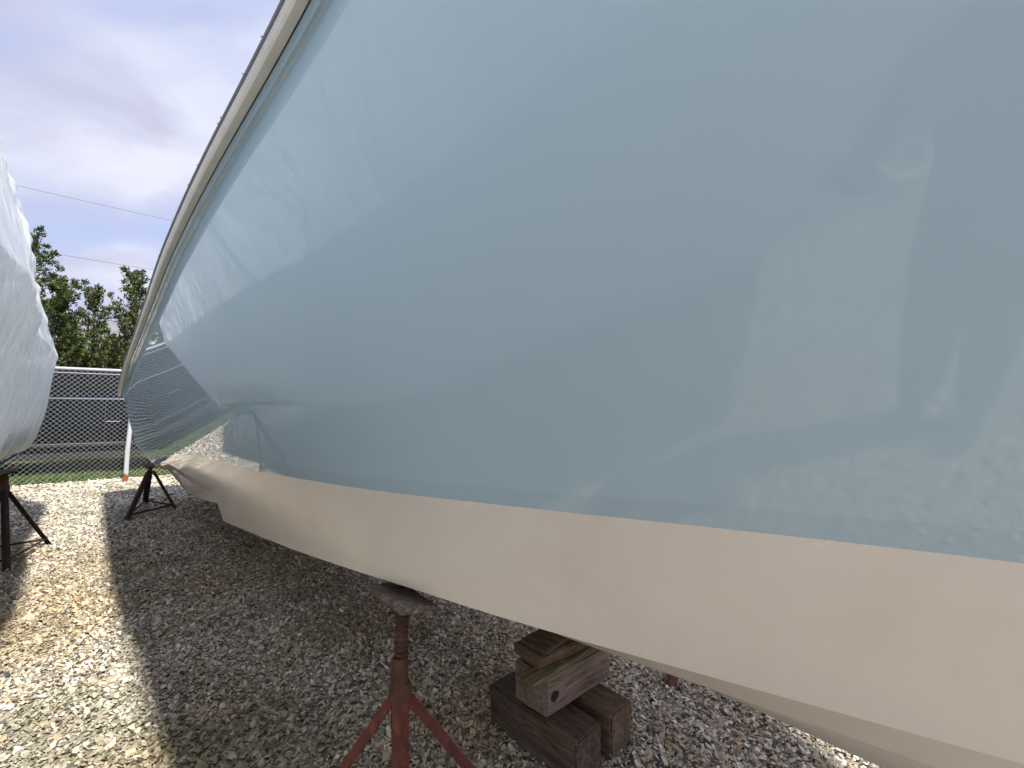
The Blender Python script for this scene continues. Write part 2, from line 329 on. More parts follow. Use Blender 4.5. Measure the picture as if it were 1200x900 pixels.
aft = base > STEP
def row_s(s0): return base + (s0+2.7)*(1-sm((base+2.7)/4.0))
RK = sm(np.clip((BC-nr(base))/.35, 0, 1))
sV = row_s(-1.0); Vn, Vz = np.minimum(nv(sV), BC), zv(sV)
Tn, Tz = nr(base)+.058*RK, zr(base)-.062
def side(t):
    """point on the topside profile, t = 0 under the rail, 1 at the chine, one smooth curve"""
    return base+(sV-base)*np.clip(t, 0, 1), Tn+(Vn-Tn)*t+4*t*(1-t)*belly(base)*np.clip((BC-Vn)/.4, 0, 1), Tz+(Vz-Tz)*t
def side_rows():
    rows = []
    for dn, dz in [(.014, -.020), (.016, -.022), (.027, -.024), (.030, -.034), (.033, -.034), (.035, -.024), (.050, -.028), (.055, -.042)]:
        rows.append((base, nr(base)+dn*RK, zr(base)+dz))
    zcb = np.where(aft, zc_a(sV), zc_f(sV)); tc_ = (Tz-zcb)/(Tz-Vz); tw = np.minimum((Tz-zwl(sV))/(Tz-Vz), tc_-.008)
    for i in range(28): rows.append(side(tw*i/27))
    ntop = len(rows)-1
    for i in range(1, 9): rows.append(side(tw+(tc_-tw)*i/8))
    C = rows[-1]; kk = np.clip((BC-C[1])/.3, 0, 1); sk = row_s(-.95); Kz = zk(sk)
    F1 = (C[0], C[1]+.042*kk, C[2]-.002); rows.append(F1)
    def lerp(t, dn=0, dz=0): return (F1[0]+(sk-F1[0])*t, F1[1]+(BC-F1[1])*t+dn*kk, F1[2]+(Kz-F1[2])*t+dz*kk)
    for t, dn, dz in [(.2, 0, -.004), (.40, -.012, -.012), (.402, .036, -.006), (.62, 0, -.003), (.86, 0, 0), (1, 0, 0)]: rows.append(lerp(t, dn, dz))
    return rows, ntop
rows, NT = side_rows()
#HE
def hull_part(name, i0, i1, material, parent):
    vs, fs = [], []; NS = len(base)
    for sgn in (1, -1):
        b0 = len(vs)
        for i in range(i0, i1+1):
            s, n, z = rows[i]; nn = n if sgn == 1 else 2*BC-n
            vs += [P(a, b, c) for a, b, c in zip(s, nn, z)]
        for i in range(i1-i0):
            for j in range(NS-1):
                q = (b0+i*NS+j, b0+i*NS+j+1, b0+(i+1)*NS+j+1, b0+(i+1)*NS+j); fs.append(q if sgn == 1 else q[::-1])
    return link(name, mesh(name, vs, fs), material, parent, True, 32)
boat = empty('motor_boat', P(4, BC, 0), 'large motor boat with light blue glossy topsides and cream bottom filling the picture', 'boat')
hull_part('topsides', 0, NT-1, M_hull, boat)
tag(hull_part('boot_stripe', NT-1, NT, M_boot, boat), 'slightly darker blue stripe just above the waterline')
tag(hull_part('hull_bottom', NT, len(rows)-1, M_cream, boat), 'cream painted bottom below the waterline with moulded strakes')
# transom
def tr(i): return [P(rows[i][0][-1], n, rows[i][2][-1]) for n in (rows[i][1][-1], 2*BC-rows[i][1][-1])]
vs = []; fs = []
for i in range(len(rows)): vs += tr(i)
for i in range(len(rows)-1): fs.append((2*i, 2*i+1, 2*i+3, 2*i+2))
link('transom', mesh('transom', vs, fs), M_hull, boat, False)
# deck with a low cover
vs, fs = [], []; NS = len(base); sr = rows[0][0]; ND = 12
for j in range(NS):
    n0, z0 = nr(sr[j]) + .0, zr(sr[j])+.03
    for i in range(ND+1):
        t = i/ND; n = n0+(2*BC-2*n0)*t; vs.append(P(sr[j], n, z0+.20*math.sin(math.pi*t)**.7*min(1, max(0, BC-n0)/.6)))
for j in range(NS-1):
    for i in range(ND): a = j*(ND+1)+i; fs.append((a, a+1, a+ND+2, a+ND+1))
link('deck_cover', mesh('deck_cover', vs, fs), M_deck, boat, True)
# beige rub rail: a half oval swept round the sheer
prof = [(.0155, -.024), (.004, -.0275), (-.009, -.0255), (-.0155, -.018), (-.0175, -.004), (-.0155, .010), (-.008, .018), (.006, .021), (.018, .020)]
def sweep(name, prof, material, dn0=0, dz0=0):
    vs, fs = [], []; n_ = len(prof)
    path = [(s, nr(s), zr(s)) for s in base]; full = [(s, n, z, 1) for s, n, z in path[::-1]] + [(s, 2*BC-n, z, -1) for s, n, z in path[1:]]
    for s, n, z, sg in full:
        for dn, dz in prof: vs.append(P(s, n+sg*(dn+dn0), z+dz+dz0))
    for j in range(len(full)-1):
        for i in range(n_-1): a = j*n_+i; fs.append((a, a+1, a+n_+1, a+n_))
    return link(name, mesh(name, vs, fs), material, boat, True, 40)
sweep('rub_rail', prof, M_rail)
cp = [(math.cos(a)*.0024, math.sin(a)*.0024) for a in np.linspace(0, 2*math.pi, 9)]
tag(sweep('seam_cord', cp, M_black, .0155, -.0235), 'thin dark seam under the beige rub rail')
cp = [(math.cos(a)*.005, math.sin(a)*.005) for a in np.linspace(0, 2*math.pi, 9)]
sweep('cover_hem', cp, M_cord, -.020, .015)
for s in (1.31, 1.47, 1.70, 1.735, 2.02, 2.18, 2.52, 3.0, 3.55, 4.3):
    m = MB(); n, z = float(nr(s)), float(zr(s))
    m.tube([P(s-.006, n-.022, z+.013), P(s, n-.0265, z+.017), P(s+.005, n-.023, z+.021)], [.002, .0025, .0015], 6); m.build('hem_hook', M_cord, boat, True)
# ---------------------------------------------------------------- jack stands
def jack(name, head, feet, apex_z, label, painted, pad=(.30, .24, .05), tilt=0, r=.022, pad_turn=0, collar=True):
    hx = Vector(P(*head)); t = empty(name, (hx.x, hx.y, 0), label, 'jack stand', 'steel jack stands propping the boats')
    top = hx.z; cz = apex_z; m = MB()
    pts = []; z = cz-.02; i = 0
    while z < top-.03: pts.append((hx.x, hx.y, z)); z += .0085
    rs = [r*.80*(.84 if k % 2 else 1.2) for k in range(len(pts))]
    m.tube(pts, rs, 12); m.build('screw', M_screw, t, True, 30)
    if collar: m = MB(); m.tube([(hx.x-.004, hx.y, cz+.03), (hx.x-.004, hx.y, cz+.115), (hx.x-.004, hx.y, cz+.125)], [r*1.22, r*1.18, r*.9], 12); m.build('sleeve', M_screw, t, True, 40)
    if collar:
        m = MB(); m.tube([(hx.x, hx.y, cz-.10), (hx.x, hx.y, cz-.02), (hx.x, hx.y, cz-.015), (hx.x, hx.y, cz+.03), (hx.x, hx.y, cz+.045)], [r*1.15, r*1.2, r*1.5, r*1.55, r*1.2], 14); m.build('collar', M_screw, t, True, 35)
    fv = []
    for f in feet:
        v = Vector(P(*f, 0.012)); fv.append(v); d = (v-Vector((hx.x, hx.y, 0))).normalized()
        a = Vector((hx.x, hx.y, cz-.01))+Vector((d.x, d.y, 0))*r*1.0
        m = MB(); side = Vector((-d.y, d.x, 0)); up = (v-a).normalized().cross(side)
        # folded angle section: a ridge down the outer face
        w_ = r*1.05; sec = [side*w_ - up*.0, up*(-1)*w_*.75 if up.z < 0 else up*w_*.75, -side*w_]
        thick = -sec[1].normalized()*.006
        vs = [];
        for p_ in (a, v): vs += [p_+sec[0], p_+sec[1], p_+sec[2], p_+sec[2]+thick, p_+sec[1]+thick*1.2, p_+sec[0]+thick]
        fs = [(i, (i+1) % 6, 6+(i+1) % 6, 6+i) for i in range(6)] + [(0, 1, 4, 5), (1, 2, 3, 4), (6, 7, 10, 11), (7, 8, 9, 10)]
        m.add(vs, fs); m.build('leg', painted, t)
        m = MB(); m.box((v.x-.035, v.y-.035, .004), (v.x+.035, v.y+.035, .014)); m.build('foot', M_rust, t, bevel=.002)
    for i in range(len(fv)):
        a, b = fv[i], fv[(i+1) % len(fv)]; c = Vector((hx.x, hx.y, cz)); a = a.lerp(c, .10); b = b.lerp(c, .10)
        m = MB(); m.tube([a, b], r*.42, 6); m.build('brace', M_rust, t, True)
    # head plate and pad, tilted to the hull
    pm = Matrix.Translation((hx.x, hx.y, top)) @ Matrix.Rotation(YAW+R(pad_turn), 4, 'Z') @ Matrix.Rotation(tilt, 4, 'X')
    m = MB(); m.box((-.06, -.05, -.036), (.06, .05, -.024), lambda *v: tuple(pm @ Vector(v))); m.build('head_plate', M_rust, t, bevel=.002)
    m = MB(); m.box((-pad[0]/2, -pad[1]/2, -.022), (pad[0]/2, pad[1]/2, -.022+pad[2]*.55), lambda *v: tuple(pm @ Vector(v)), .006); m.build('pad', M_padwood, t, bevel=.003)
    return t
def hb(s, n):
    """height of the blue hull's bottom at (s, n)"""
    c = float(nv(s)); z0 = float(zc_a(s) if s > STEP else zc_f(s)); return z0 + (float(zk(s))-z0)*max(0, min(1, (n-c-.035)/(BC-c-.035)))
s0, n0 = 1.39, .745
jack('jack_stand', (s0, n0, hb(s0, n0)-.036), [(s0-.37, n0-.19), (s0-.106, n0+.26), (s0+.15, n0-.238)], .37, 'rusty red tripod jack stand in front of the stacked timber blocks', M_red, (.25, .13, .032), R(11), .0245)
jack('jack_stand', (7.45, .42, .60), [(7.0, .2), (7.41, .69), (8.1, .42)], .52, 'dark rusty jack stand under the far stern of the blue boat', M_rust, (.2, .14, .04), R(10), .03, collar=False)
jack('jack_stand', (5.95, -.66, .77), [(5.5, -.57), (6.27, -.38), (6.1, -1.1)], .60, 'dark rusty jack stand under the plastic wrapped boat', M_rust, (.22, .14, .04), R(-12), .0235)
jack('jack_stand', (1.2, 2.28, hb(1.2, 2*BC-2.28)-.03), [(1.16, 2.02), (.80, 2.5), (1.6, 2.5)], .42, 'red jack stand mostly hidden behind the keel of the blue boat', M_red, (.24, .17, .05), R(-22), .024)
jack('jack_stand', (6.9, 2.45, .50), [(6.4, 2.5), (7.2, 2.0), (7.3, 2.9)], .40, 'rusty jack stand under the far side of the blue boat stern', M_rust, (.2, .18, .04), R(-10), .03)
# ---------------------------------------------------------------- keel blocking
def block(a, b, material, label, name='timber_block', rot=0, bev=.008, jit=.004, tiltn=0):
    c = [(a[i]+b[i])/2 for i in range(3)]; h = [(b[i]-a[i])/2 for i in range(3)]
    m = MB(); m.box([-x for x in h], h, None, jit)
    me = m.mesh(name); bm = bmesh.new(); bm.from_mesh(me)
    bmesh.ops.subdivide_edges(bm, edges=list(bm.edges), cuts=5, use_grid_fill=True)
    bmesh.ops.bevel(bm, geom=[e for e in bm.edges if len(e.link_faces) == 2 and e.calc_face_angle() > 1], offset=bev, segments=2, affect='EDGES')
    for v in bm.verts: v.co += Vector((random.uniform(-1, 1), random.uniform(-1, 1), random.uniform(-1, 1)))*.0014
    bmesh.ops.recalc_face_normals(bm, faces=bm.faces); bm.to_mesh(me); bm.free()
    o = link(name, me, material, None, True, 40); o.location = P(*c); o.rotation_euler = (tiltn, 0, YAW-math.pi+R(rot))
    # local x = -s axis, local y = -n axis
    return tag(o, label, 'timber block', 'timbers stacked under the keel')
block((1.07, 1.235, .001), (1.535, 1.385, .162), M_woodD, 'dark square timber on the ground nearest the red jack stand')
block((1.07, 1.435, .001), (1.56, 1.575, .165), M_woodB, 'brown square timber on the ground, the farther of the pair')
cb_ = block((1.215, 1.24, .166), (1.385, 1.63, .312), M_woodG, 'grey brown timber with a round knot lying across the two ground timbers')
m = MB(); k0 = P(1.2135, 1.285, .235)
kp = [P(1.2125, 1.288+math.cos(a)*(.018+.004*math.sin(2*a+1)), .232+math.sin(a)*(.020+.003*math.cos(3*a))) for a in np.linspace(0, 2*math.pi, 14, endpoint=False)]
m.ngon(kp); kn = m.build('knot', M_knot, None); kn.parent = cb_; kn.matrix_parent_inverse = (Matrix.Translation(cb_.location) @ cb_.rotation_euler.to_matrix().to_4x4()).inverted()
block((1.20, 1.145, .314), (1.275, 1.62, .338), M_woodM, 'thin greenish mossy plank split along its grain on the upper timber', 'wood_plank', 2, .003, .003)
block((1.225, 1.235, .337), (1.385, 1.56, .375), M_woodB, 'short brown board under the top shims', 'wood_board', -4, .004)
block((1.25, 1.26, .3765), (1.375, 1.56, .398), M_woodD, 'thin split shim topmost of the timber stack under the keel', 'wood_shim', 5, .003)
block((1.29, 1.40, .399), (1.36, 1.55, .409), M_woodB, 'small wedge pressed against the keel above the shim', 'wood_wedge', -3, .003)
# second keel stack aft (in the dark under the stern)
block((5.2, 1.25, .001), (5.7, 1.40, .16), M_woodD, 'dark timber on the ground under the stern keel, near side')
block((5.2, 1.55, .001), (5.7, 1.70, .16), M_woodD, 'dark timber on the ground under the stern keel, far side')
block((5.35, 1.22, .162), (5.52, 1.75, .31), M_woodG, 'timber lying across the pair under the stern keel')
block((5.37, 1.30, .312), (5.5, 1.66, .367), M_woodB, 'board on top of the stern keel timbers', 'wood_board')
# scraps lying on the shells
for i, (s, n, l, r_, lb) in enumerate([(8.25, .47, .10, 20, 'small dark wood scrap beside the far jack stand'), (6.75, .62, .10, 70, 'thin wood splinter in front of the far jack stand')]):
    block((s, n, .006), (s+l, n+.06, .035 if i == 0 else .016), M_woodD, lb, 'wood_scrap', r_, .003)
# ---------------------------------------------------------------- the wrapped boat
WB = -2.15
wrap = empty('wrapped_boat', P(2, WB, 0), 'boat shrink wrapped in wrinkled white plastic at the left edge', 'boat')
wp = [(-2.15, 4.95), (-1.75, 4.8), (-1.35, 4.6), (-1.10, 4.38), (-.96, 4.11), (-.88, 3.78), (-.74, 3.21), (-.64, 2.71), (-.56, 2.31), (-.43, 1.88), (-.455, 1.70), (-.50, 1.31), (-.585, .98), (-.66, .86)]
wa = np.array(wp); dd = np.r_[0, np.cumsum(np.hypot(*np.diff(wa, axis=0).T))]
WN = 150; tt = np.linspace(0, dd[-1], WN); pn = np.interp(tt, dd, wa[:, 0]); pz = np.interp(tt, dd, wa[:, 1])
ker = np.exp(-.5*(np.arange(-4, 5)/1.3)**2); ker /= ker.sum()
pn = np.convolve(np.pad(pn, 4, 'edge'), ker, 'valid'); pz = np.convolve(np.pad(pz, 4, 'edge'), ker, 'valid')
ss = np.concatenate([np.linspace(-.4, 2.5, 50), np.linspace(2.55, 7.0, 200)]); 
def wrapped_surface(side):
    NSs = len(ss); nb = 26
    Sg, Tg = np.meshgrid(np.concatenate([ss, np.full(nb, 7.0)]), np.arange(WN), indexing='ij')
    Nn = np.repeat(pn[None], NSs+nb, 0).copy(); Zz = np.repeat(pz[None], NSs+nb, 0).copy()
    hl = (Nn-WB)
    # towards the near end the boat is widened to shift its ground shadow
    widen = 1+.085*sm((5.2-Sg)/2); Zz += .0; 
    hl *= widen
    for k in range(nb):                                        # rounded closing of the far end
        a = (k+1)/nb*math.pi/2; q = (math.cos(a)); Sg[NSs+k] = 7.0+1.5*math.sin(a)*np.clip(hl[NSs+k]/1.4, 0, 1); hl[NSs+k] *= q**.95; 
    tl = tt[None]
    u = Sg; v = Zz
    def nn(x, y, sc, sd): return vnoise(x, y, sc, sd)-.5
    # long diagonal tension folds running to the knuckle, plus small crinkles along the upper edge
    dgn = u*.8 - v*.7 + .4*nn(u, v, .9, 21)
    disp = .035*nn(dgn*4, v*.6+u*.5, 1.0, 22) + .030*nn(u*1.1, v*.9, 1.0, 23) + .010*nn(dgn*13, u*1.5, 1.0, 24)
    edge = np.exp(-((Sg-6.85)/.40)**2)*np.clip((Zz-1.8)/.5, 0, 1)
    disp += edge*(.075*nn(u*4.5, v*6.0, 1, 25)+.06*nn(u*9, v*9, 1, 26)) 
    disp += .018*np.exp(-((Zz-1.88)/.02)**2)
    disp *= np.clip((4.9-Zz)/.4, 0, 1)
    hl = hl + disp
    Nn = WB + side*hl
    X = -Sg*SA+Nn*CA; Y = Sg*CA+Nn*SA; return np.stack([X, Y, Zz], -1)
vs, fs = [], []; cap = []
for side in (1, -1):
    G = wrapped_surface(side); a_, b_ = G.shape[:2]; b0 = len(vs); vs += [tuple(p) for p in G.reshape(-1, 3).tolist()]
    for j in range(b_-1): cap.append((tuple(G[0, j]), tuple(G[0, j+1])))
    for i in range(a_-1):
        for j in range(b_-1):
            q = (b0+i*b_+j, b0+(i+1)*b_+j, b0+(i+1)*b_+j+1, b0+i*b_+j+1); fs.append(q if side == 1 else q[::-1])
for (p, q) in cap:                                              # flat near end
    k = len(vs); c0 = P(-.46, WB, p[2]); c1 = P(-.46, WB, q[2]); vs += [p, q, c1, c0]; fs.append((k, k+1, k+2, k+3))
link('shrink_wrap', mesh('shrink_wrap', vs, fs), M_wrap, wrap, True)
# the hull under the film
hp = [(-.63, 1.15), (-.66, 1.0), (-.72, .84), (-.80, .77), (-1.4, .60), (-2.15, .42)]
vs, fs = [], []; sl = [-.36, .5, 2, 3, 5, 6.4, 6.8, 7.05, 7.2]; nf = [.96, .98, 1, 1, 1, .99, .97, .95, .93]
for s, f_ in zip(sl, nf):
    for n, z in hp: vs.append(P(s, WB+(n-WB)*f_, z))
    for n, z in hp[::-1][1:]: vs.append(P(s, WB-(n-WB)*f_, z))
kq = 2*len(hp)-1
for i in range(len(sl)-1):
    for j in range(kq-1): fs.append((i*kq+j, (i+1)*kq+j, (i+1)*kq+j+1, i*kq+j+1))
fs.append(tuple(range((len(sl)-1)*kq, len(sl)*kq))); fs.append(tuple(range(kq)))
link('hull', mesh('hull', vs, fs), M_hull2, wrap, True, 40)
vs = []; [vs.extend([P(s, WB+1.52*f_, 1.14), P(s, WB-1.52*f_, 1.14)]) for s, f_ in zip(sl, nf)]
link('deck', mesh('deck', vs, [(2*i, 2*i+2, 2*i+3, 2*i+1) for i in range(len(sl)-1)]), M_deck, wrap)  # unseen deck, added to throw light back through the film
m = MB()
pts = [P(s, WB+(-.665-WB)*(1-.35*sm((0.5-s)/6))+.008*math.sin(s*9), .855+.006*math.sin(s*5)) for s in np.linspace(-.4, 6.95, 60)]
pts += [P(7.0+1.46*math.sin(a), WB+1.485*math.cos(a)**.95, .855) for a in np.linspace(.1, 1.5, 10)]
m.tube(pts, .011, 6); m.build('strap', M_black, wrap, True)
# ---------------------------------------------------------------- chain link fence
FH = 2.04
fence = empty('chain_link_fence', P(FS, 0, 0), 'tall galvanised chain link fence along the grass behind the boats', 'fence')
n0_, n1_ = -9.5, 5.0
m = MB(); m.tube([P(FS, n0_, FH), P(FS, n1_, FH)], .030, 10); m.build('top_rail', M_galv, fence, True)
m = MB(); m.tube([P(FS+.01, n0_, FH-.075), P(FS+.01, n1_, FH-.075)], .006, 8); m.build('tension_rail', M_galv, fence, True)
for n in (-9.5, -6.5, -3.55, 1.7, 4.7):
    m = MB(); m.tube([P(FS+.05, n, 0), P(FS+.05, n, FH+.03), P(FS+.05, n, FH+.06)], [.032, .032, .012], 10); m.build('post', M_galv, fence, True)
m = MB(); D = .082; NZ = int((FH-.04)/(D/2)); wr = .0021
i = 0; n = n0_
while n < n1_:
    for sg, off in ((1, 0), (-1, D/2)):
        pts = []
        for k in range(NZ+1):
            x = n + (D/2 if (k % 2) else 0) if sg == 1 else n + (D/2 if (k % 2) else D)
            pts.append(P(FS-.035+(.003 if k % 2 else -.003)*sg+random.uniform(-.001, .001), x+random.uniform(-.002, .002), .03+k*D/2))
        m.tube(pts, wr, 3, False)
    n += D
o = m.build('chain_mesh', M_wire, fence, False); o['kind'] = 'stuff'
pl = Vector(P(10.78, .27, 0)); pc = MB()
pc.tube([(0, 0, 0), (.01, .0, .55), (.05, .01, 1.25), (.075, .012, 1.28)], [.036, .036, .035, .01], 12)
o = pc.build('leaning_post', M_post, None, True); o.location = pl; tag(o, 'white pipe post with a rusty orange base standing before the fence', 'post')
# ---------------------------------------------------------------- black car behind the fence
CS = 12.35; CN = -.25
car = empty('parked_car', P(CS+.95, CN, 0), 'large black car parked side on behind the chain link fence', 'car')
def cp_(l, d, z): return P(CS+d, CN+l, z)                       # l along the car, d depth away from us
LB = [(-2.75, .44), (-2.62, .345), (2.55, .345), (2.72, .46), (2.76, .95), (2.62, 1.25), (1.7, 1.40), (1.35, 1.50), (-2.62, 1.50), (-2.74, 1.2), (-2.80, .8)]
def prism(prof, d0, d1, inset=0, top=None):
    m = MB(); k = len(prof); a = [cp_(l, d0, z) for l, z in prof]; b = [cp_(l, d1, z) for l, z in prof]
    m.add(a+b, [tuple(range(k))[::-1], tuple(range(k, 2*k))]+[(i, (i+1) % k, k+(i+1) % k, k+i) for i in range(k)]); return m
prism(LB, 0, 1.95).build('body', M_car, car, bevel=.05)
GH = [(1.30, 1.50), (.55, 2.08), (.35, 2.12), (-2.35, 2.10), (-2.45, 2.06), (-2.62, 1.50)]
m = MB(); k = len(GH); a = [cp_(l, .04+(z-1.5)*.12, z) for l, z in GH]; b = [cp_(l, 1.91-(z-1.5)*.12, z) for l, z in GH]
m.add(a+b, [tuple(range(k))[::-1], tuple(range(k, 2*k))]+[(i, (i+1) % k, k+(i+1) % k, k+i) for i in range(k)]); m.build('roof', M_car, car, bevel=.03)
def sidequad(ls, zs, name, material, proud=.004, off=0):
    m = MB(); o_ = []
    for l, z in zip(ls, zs): o_.append(cp_(l, .04+(z-1.5)*.12-proud if z > 1.5 else -proud, z))
    o2 = [cp_(l, (.04+(z-1.5)*.12 if z > 1.5 else 0)+.03, z) for l, z in zip(ls, zs)]; k = len(ls)
    m.add(o_+o2, [tuple(range(k))]+[(i, (i+1) % k, k+(i+1) % k, k+i) for i in range(k)]); return m.build(name, material, car)
for ls, zs in (((1.15, .25, .25, .62), (1.545, 1.545, 2.055, 2.055)), ((.15, -.95, -.95, .15), (1.545, 1.545, 2.055, 2.055)), ((-1.08, -2.42, -2.3, -1.08), (1.545, 1.545, 2.055, 2.055))): sidequad(ls, zs, 'window', M_glass)
sidequad((1.28, -2.55, -2.55, 1.28), (1.506, 1.506, 1.532, 1.532), 'belt_trim', M_chrome, .012)
sidequad((1.75, -1.8, -1.8, 1.75), (.585, .585, .63, .63), 'door_moulding', M_plast, .016)
sidequad((1.75, -1.8, -1.8, 1.75), (.632, .632, .645, .645), 'moulding_trim', M_chrome, .012)
sidequad((1.8, -1.85, -1.85, 1.8), (.35, .35, .46, .46), 'sill', M_plast, .02)
for l in (.32, -.90):
    m = MB(); m.tube([cp_(l-.11, -.035, 1.06), cp_(l+.11, -.035, 1.06)], .014, 8); m.build('door_handle', M_chrome, car, True)
for l in (.2, -1.02, 1.32):
    m = MB(); m.box((l-.004, -.0035, .50), (l+.004, .01, 1.49), cp_); m.build('door_seam', M_plast, car)
for l in (1.85, -1.85):
    wq = MB(); c0 = cp_(l, -.01, .38); c1 = cp_(l, .25, .38); wq.tube([c0, cp_(l, .01, .38), cp_(l, .23, .38), c1], [.34, .38, .38, .34], 28); wo = wq.build('wheel', M_tyre, car, True, 30)
    wq = MB(); wq.tube([cp_(l, -.02, .38), cp_(l, .0, .38)], [.22, .24], 20); r_ = wq.build('rim', M_rim, None, True, 30); r_.parent = wo; r_.location = (0, 0, 0)
    wq = MB(); wq.tube([cp_(l, -.004, .40), cp_(l, .05, .40)], [.44, .44], 28); wq.build('wheel_arch', M_plast, car, True, 30)
m = MB(); m.box((2.5, -.012, .88), (2.72, .3, 1.08), cp_); m.build('headlight', M_lampc, car, bevel=.01)
m = MB(); m.box((-2.80, -.012, .95), (-2.66, .22, 1.40), cp_); m.build('tail_light', M_lampr, car, bevel=.01)
m = MB(); m.box((1.05, -.24, 1.50), (1.20, -.02, 1.70), cp_); m.build('mirror', M_car, car, bevel=.03)
for d in (.25, 1.7):
    m = MB(); m.tube([cp_(.3, d, 2.135), cp_(-2.1, d, 2.135)], .014, 8); m.build('roof_rail', M_plast, car, True)
# ---------------------------------------------------------------- junipers
def juniper_mesh(seed, h, wd, bush=False):
    r = np.random.default_rng(seed); tips = []
    tk = MB(); bend = r.normal(0, .05, 2)*h
    def trunk(t): return Vector((bend[0]*math.sin(t*2.5), bend[1]*math.sin(t*2.1), h*t))
    tk.tube([trunk(t) for t in np.linspace(0, .97, 9)], [max(.012, .085*h/5*(1-t)) for t in np.linspace(0, .97, 9)], 7)
    nl = int(50*wd/1.3) if not bush else 60
    for i in range(nl):
        t = .12+.85*(i+r.random())/nl; a = r.uniform(0, 6.283); L = wd*(1-t)**.9*r.uniform(.4, 1.35)+.12
        if bush: L = wd*r.uniform(.5, 1.1)*(1-.5*t)
        up = r.uniform(.45, 1.25); p0 = trunk(t); d = Vector((math.cos(a), math.sin(a), up))
        pts = [p0+d*L*q+Vector((0, 0, .18*L*q*q)) for q in (0, .35, .7, 1)]
        tk.tube(pts, [.02*(1-t)+.008, .012, .007, .003], 4)
        for q in np.linspace(.22, 1.0, max(3, int(L/.13))): 
            p = p0+d*L*q+Vector((0, 0, .18*L*q*q)); tips.append((p.x, p.y, p.z, (.06+.10*(1-q*.75))*r.uniform(.7, 1.2), d.x, d.y))
    tips.append((*trunk(.99), .08, 0, 0)); tips.append((*trunk(.94), .11, 0, 0)); tips.append((*trunk(.90), .13, 0, 0))
    T = np.array(tips); K = 40; N = len(T)*K; c = np.repeat(T, K, 0)
    o_ = r.normal(0, 1, (N, 3)); o_ /= np.linalg.norm(o_, axis=1)[:, None]; o_ *= (r.random(N)**.5)[:, None]
    p = c[:, :3]+o_*c[:, 3:4]*np.array([1.1, 1.1, .9])*1.08
    dr = np.stack([c[:, 4]*.5, c[:, 5]*.5, np.full(N, .8)], -1)+r.normal(0, .55, (N, 3))+o_*.6; dr /= np.linalg.norm(dr, axis=1)[:, None]
    sd = np.cross(dr, r.normal(0, 1, (N, 3))); sd /= np.linalg.norm(sd, axis=1)[:, None]+1e-6
    ln = r.uniform(.05, .11, N)[:, None]; wv = r.uniform(.014, .028, N)[:, None]
    V = np.stack([p-sd*wv, p+sd*wv, p+dr*ln], 1).reshape(-1, 3); F = np.arange(3*N).reshape(-1, 3)
    ct = np.repeat(r.uniform(.75, 1.25, len(T)), K)[:, None]
    pal = np.array([(.062, .088, .026), (.085, .11, .030), (.040, .060, .020), (.15, .14, .048)]); C = pal[r.choice(4, N, p=[.35, .3, .25, .1])]*ct
    return tk.mesh('trunk'), V, F, np.repeat(C, 3, 0)
def plant_tree(seed, s, n, h, wd, label, proto=None, sc=1, rot=0, bush=False):
    t = empty('juniper_tree', P(s, n, 0), label, 'tree', 'junipers behind the parked car')
    if proto is None:
        tk, V, F, C = juniper_mesh(seed, h, wd, bush); tr_ = link('trunk', tk, M_bark); cr = tinted('crown', V, F, C, M_leaf)
    else:
        tr_ = proto[0].copy(); cr = proto[1].copy(); COL.objects.link(tr_); COL.objects.link(cr)
    for q in (tr_, cr): q.parent = t; q.location = (0, 0, 0)
    t.scale = (sc, sc, sc); t.rotation_euler = (0, 0, rot)
    return tr_, cr
p1 = plant_tree(1, 17, .28, 5.35, 1.4, 'pointed juniper with a slender tip just left of the blue boat')
p2 = plant_tree(2, 16.5, -1.5, 5.7, 1.6, 'tallest juniper rising beside the wrapped boat')
p3 = plant_tree(3, 17.6, -.92, 4.85, 1.3, 'loose juniper with an open top behind the car roof')
p4 = plant_tree(4, 18.2, -.28, 5.0, 1.15, 'thin leaning juniper between the loose and the pointed ones')
plant_tree(5, 16.2, -.25, 2.7, 1.0, 'low bushy juniper in front of the pointed one', bush=True)
p6 = plant_tree(6, 16.4, -1.15, 2.5, 1.0, 'low bushy juniper in front of the loose one', bush=True)
for i, (s, n, sc, pr, lb) in enumerate([(16.6, 1.5, 1.0, p2, 'juniper hidden behind the blue boat bow rail'), (17.0, -3.2, 1.05, p1, 'juniper hidden behind the wrapped boat, nearest to it'),
        (17.4, -4.8, 1.1, p2, 'second juniper hidden behind the wrapped boat'), (16.8, -6.6, .95, p3, 'third juniper hidden behind the wrapped boat'), (17.6, -8.6, 1.1, p4, 'farthest juniper hidden behind the wrapped boat'),
        (16.3, .9, 1.05, p6, 'low bushy juniper at the edge of the blue boat rail'), (16.0, -2.5, 1.0, p6, 'low bushy juniper beside the wrapped boat')]):
    plant_tree(0, s, n, 1, 1, lb, pr, sc, 1.3*i+.7)
# a belt of brush far behind
N = 42000; r = RNG; s = r.uniform(44, 60, N); n = r.uniform(-30, 14, N); hh = 4.0+1.8*vnoise(n, s, .35, 31)+.9*vnoise(n, s, 1.2, 32)
z = hh*r.random(N)**.6; x = -s*SA+n*CA; y = s*CA+n*SA; p = np.stack([x, y, z], -1); d = r.normal(0, 1, (N, 3)); d /= np.linalg.norm(d, axis=1)[:, None]; e = np.cross(d, r.normal(0, 1, (N, 3)))
V = np.stack([p, p+d*.55, p+e*.25], 1).reshape(-1, 3); C = np.array([(.07, .075, .04)])*r.uniform(.6, 1.4, (N, 1))
tag(tinted('distant_brush', V, np.arange(3*N).reshape(-1, 3), np.repeat(C, 3, 0), M_leaf, 'stuff'), 'far off belt of grey green brush behind the junipers', 'brush')
